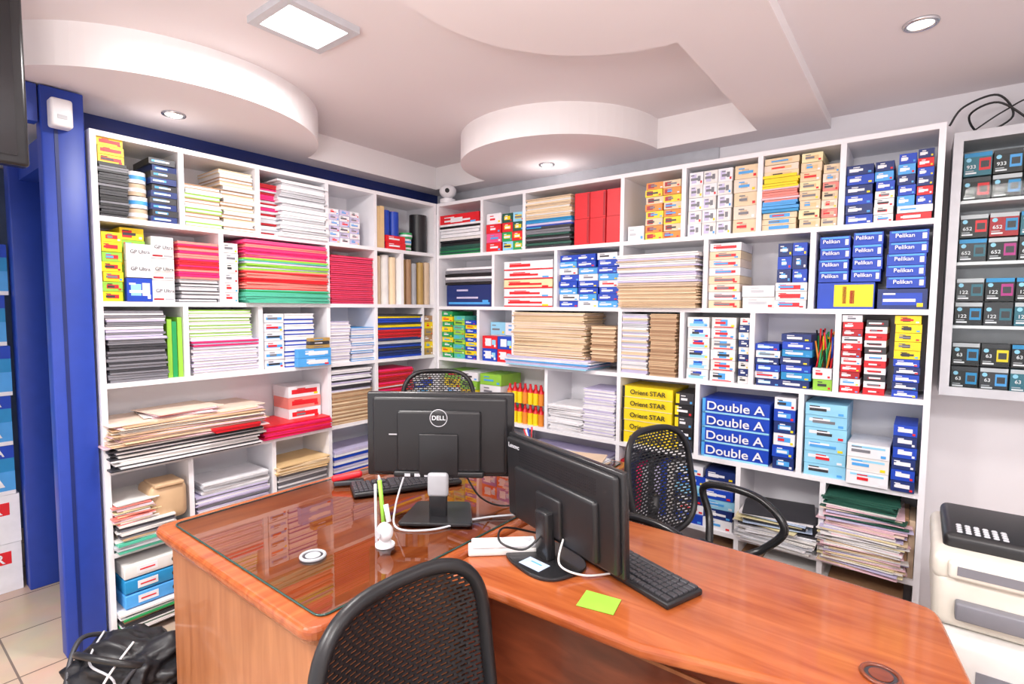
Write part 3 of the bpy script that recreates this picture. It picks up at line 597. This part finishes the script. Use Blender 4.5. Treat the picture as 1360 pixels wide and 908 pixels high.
for k,z in enumerate(sz):
    zz=z+(.002 if k else -.005)
    for i in range(8):
        for j in range(2):
            xx=.112+i*.088; h=.095; w_=.082; acc=random.choice(['red','cyan','magenta','lblue','tealb','yellow'])
            yy=2.78+R(0,.006); body=random.choice(['black','dark','tealb','black','dred' if k==2 else 'black'])
            zb=zz+j*h; m.box(xx,xx+w_,yy,2.86,zb,zb+h-.006,body)
            m.box(xx,xx+w_,yy-.001,yy+.002,zb+h-.022,zb+h-.0065,random.choice(['dark','cyan','lgrey']))
            m.box(xx+.045,xx+w_-.003,yy-.0015,yy+.002,zb+.02,zb+.066,acc)
            m.box(xx+.050,xx+w_-.008,yy-.002,yy+.002,zb+.03,zb+.055,'dark')
            m.box(xx+.005,xx+.038,yy-.002,yy+.002,zb+.008,zb+.014,'white'); m.box(xx+.005,xx+.03,yy-.002,yy+.002,zb+.018,zb+.021,'lgrey')
            m.cyl(0,0,0,.001,.008,'sky',14,T=Tr(xx+.014,yy-.001,zb+.062)@Matrix.Rotation(math.pi/2,4,'X'))
o=m.done('ink_cartridge_boxes')
for k,(z,s) in enumerate(zip(sz,['63','122','652','933'])):
    for i in range(5):
        for j in range(2): txt(o,s,.019,(.134+i*.088,2.7765,z+.036+j*.095),'white')
cable('loose_cable',[(.06,2.80,2.24),(.1,2.78,2.30),(.2,2.80,2.33),(.25,2.84,2.25),(.16,2.86,2.21),(.12,2.8,2.27),(.2,2.76,2.29),(.3,2.8,2.21)],.004)
cable('loose_cable',[(.14,2.80,2.21),(.22,2.78,2.26),(.3,2.82,2.3),(.36,2.86,2.22),(.3,2.9,2.21)],.003)
m=MB(); m.rbox(.32,.60,2.78,2.96,2.192,2.32,'silver',.01); m.box(.34,.58,2.777,2.781,2.21,2.30,'sky'); m.done('storage_tin')
# ------------------------------------------------------------ printers
m=MB(Tr(.065,1.86,0))
m.rbox(0,.58,0,.44,0,.38,'lgrey',.02,3); m.rbox(-.0,.58,-.015,.45,.38,.45,'offw',.02,3)
for i in range(9): m.box(.03,.16,-.004,.002,.10+i*.02,.106+i*.02,'grey')
m.box(.2,.5,-.006,.002,.1,.25,'offw'); m.box(.18,.52,-.006,.003,.06,.065,'grey')
m.rbox(.01,.57,0,.44,.45,.60,'offw',.03,4); m.box(.10,.52,-.003,.002,.47,.52,'grey'); m.rbox(.12,.50,-.05,.02,.475,.49,'lgrey',.005,2)
m.done('laser_printer')
m=MB(Tr(.065,1.90,.602))
m.rbox(0,.50,0,.42,0,.16,'beige',.03,4); m.rbox(-.005,.505,.0,.42,.13,.21,'beige',.025,4); m.rbox(.02,.47,.07,.40,.19,.25,'plastic',.02,4)
m.rbox(.03,.36,-.02,.06,.15,.20,'beige',.01,3); m.box(.05,.3,-.022,-.018,.165,.19,'grey'); 
for i in range(6):
    for j in range(4): m.rbox(.05+i*.02,.064+i*.02,.09+j*.02,.104+j*.02,.248,.254,'lgrey',.003,1)
m.rbox(.25,.44,.12,.36,.245,.262,'grey',.006,2)
m.rbox(.05,.42,-.03,.01,.04,.09,'grey',.006,2)
m.done('multifunction_printer')
# ------------------------------------------------------------ bag
m=MB(Tr(-2.26,.63,0)@Rz(.5))
bm=bmesh.new(); bmesh.ops.create_icosphere(bm,subdivisions=5,radius=1)
for v in bm.verts:
    p=v.co.copy(); k=1+.22*noise.noise(p*2.2)+.12*noise.noise(p*6)+.05*noise.noise(p*14)
    v.co=Vector((math.copysign(abs(p.x)**.7,p.x)*.21*k,math.copysign(abs(p.y)**.7,p.y)*.14*k,max(0,.13+p.z*.14*k)))
m.bm(bm,'black',True)
m.tube(spline([(-.15,-.05,.2),(-.1,-.12,.27),(0,-.15,.29),(.1,-.12,.26),(.15,-.04,.2)]),.012,'plastic',8); m.tube(spline([(-.2,0,.1),(-.24,-.1,.05),(-.1,-.18,.02),(.13,-.16,.03),(.18,-.05,.12)]),.01,'plastic',8)
m.tube(spline([(-.18,.1,.2),(-.2,-.02,.25),(-.12,-.14,.16),(.02,-.18,.1),(.12,-.1,.24)]),.009,'dark',8)
m.rbox(-.08,.08,-.18,-.14,.06,.15,'dark',.01); m.done('backpack')
cable('bag_cable',[(-2.2,.62,.28),(-2.12,.52,.24),(-2.14,.44,.10),(-2.3,.40,.02),(-2.5,.5,.02)],.004,'white')
cable('bag_cable',[(-2.38,.58,.27),(-2.24,.5,.25),(-2.12,.54,.2),(-2.08,.47,.05)],.004,'lgrey')
# ------------------------------------------------------------ world, camera
w=bpy.data.worlds.new('World'); scene.world=w; w.use_nodes=True
w.node_tree.nodes['Background'].inputs[0].default_value=(.98,.95,.98,1); w.node_tree.nodes['Background'].inputs[1].default_value=1.6
cam=bpy.data.cameras.new('Camera'); co=bpy.data.objects.new('Camera',cam); scene.collection.objects.link(co); scene.camera=co
cam.sensor_width=36; cam.lens=36*700.7/1360; cam.clip_start=.02
pi_,ro,ya=.066,.007,.657
F=Vector((-math.sin(ya),math.cos(ya),0)); Rt=Vector((math.cos(ya),math.sin(ya),0)); Z=Vector((0,0,1))
Fp=F*math.cos(pi_)-Z*math.sin(pi_); Up=F*math.sin(pi_)+Z*math.cos(pi_)
X=Rt*math.cos(ro)+Up*math.sin(ro); Y=-Rt*math.sin(ro)+Up*math.cos(ro)
co.matrix_world=Matrix(((X.x,Y.x,-Fp.x,0),(X.y,Y.y,-Fp.y,0),(X.z,Y.z,-Fp.z,1.5),(0,0,0,1)))
scene.view_settings.view_transform='Standard'
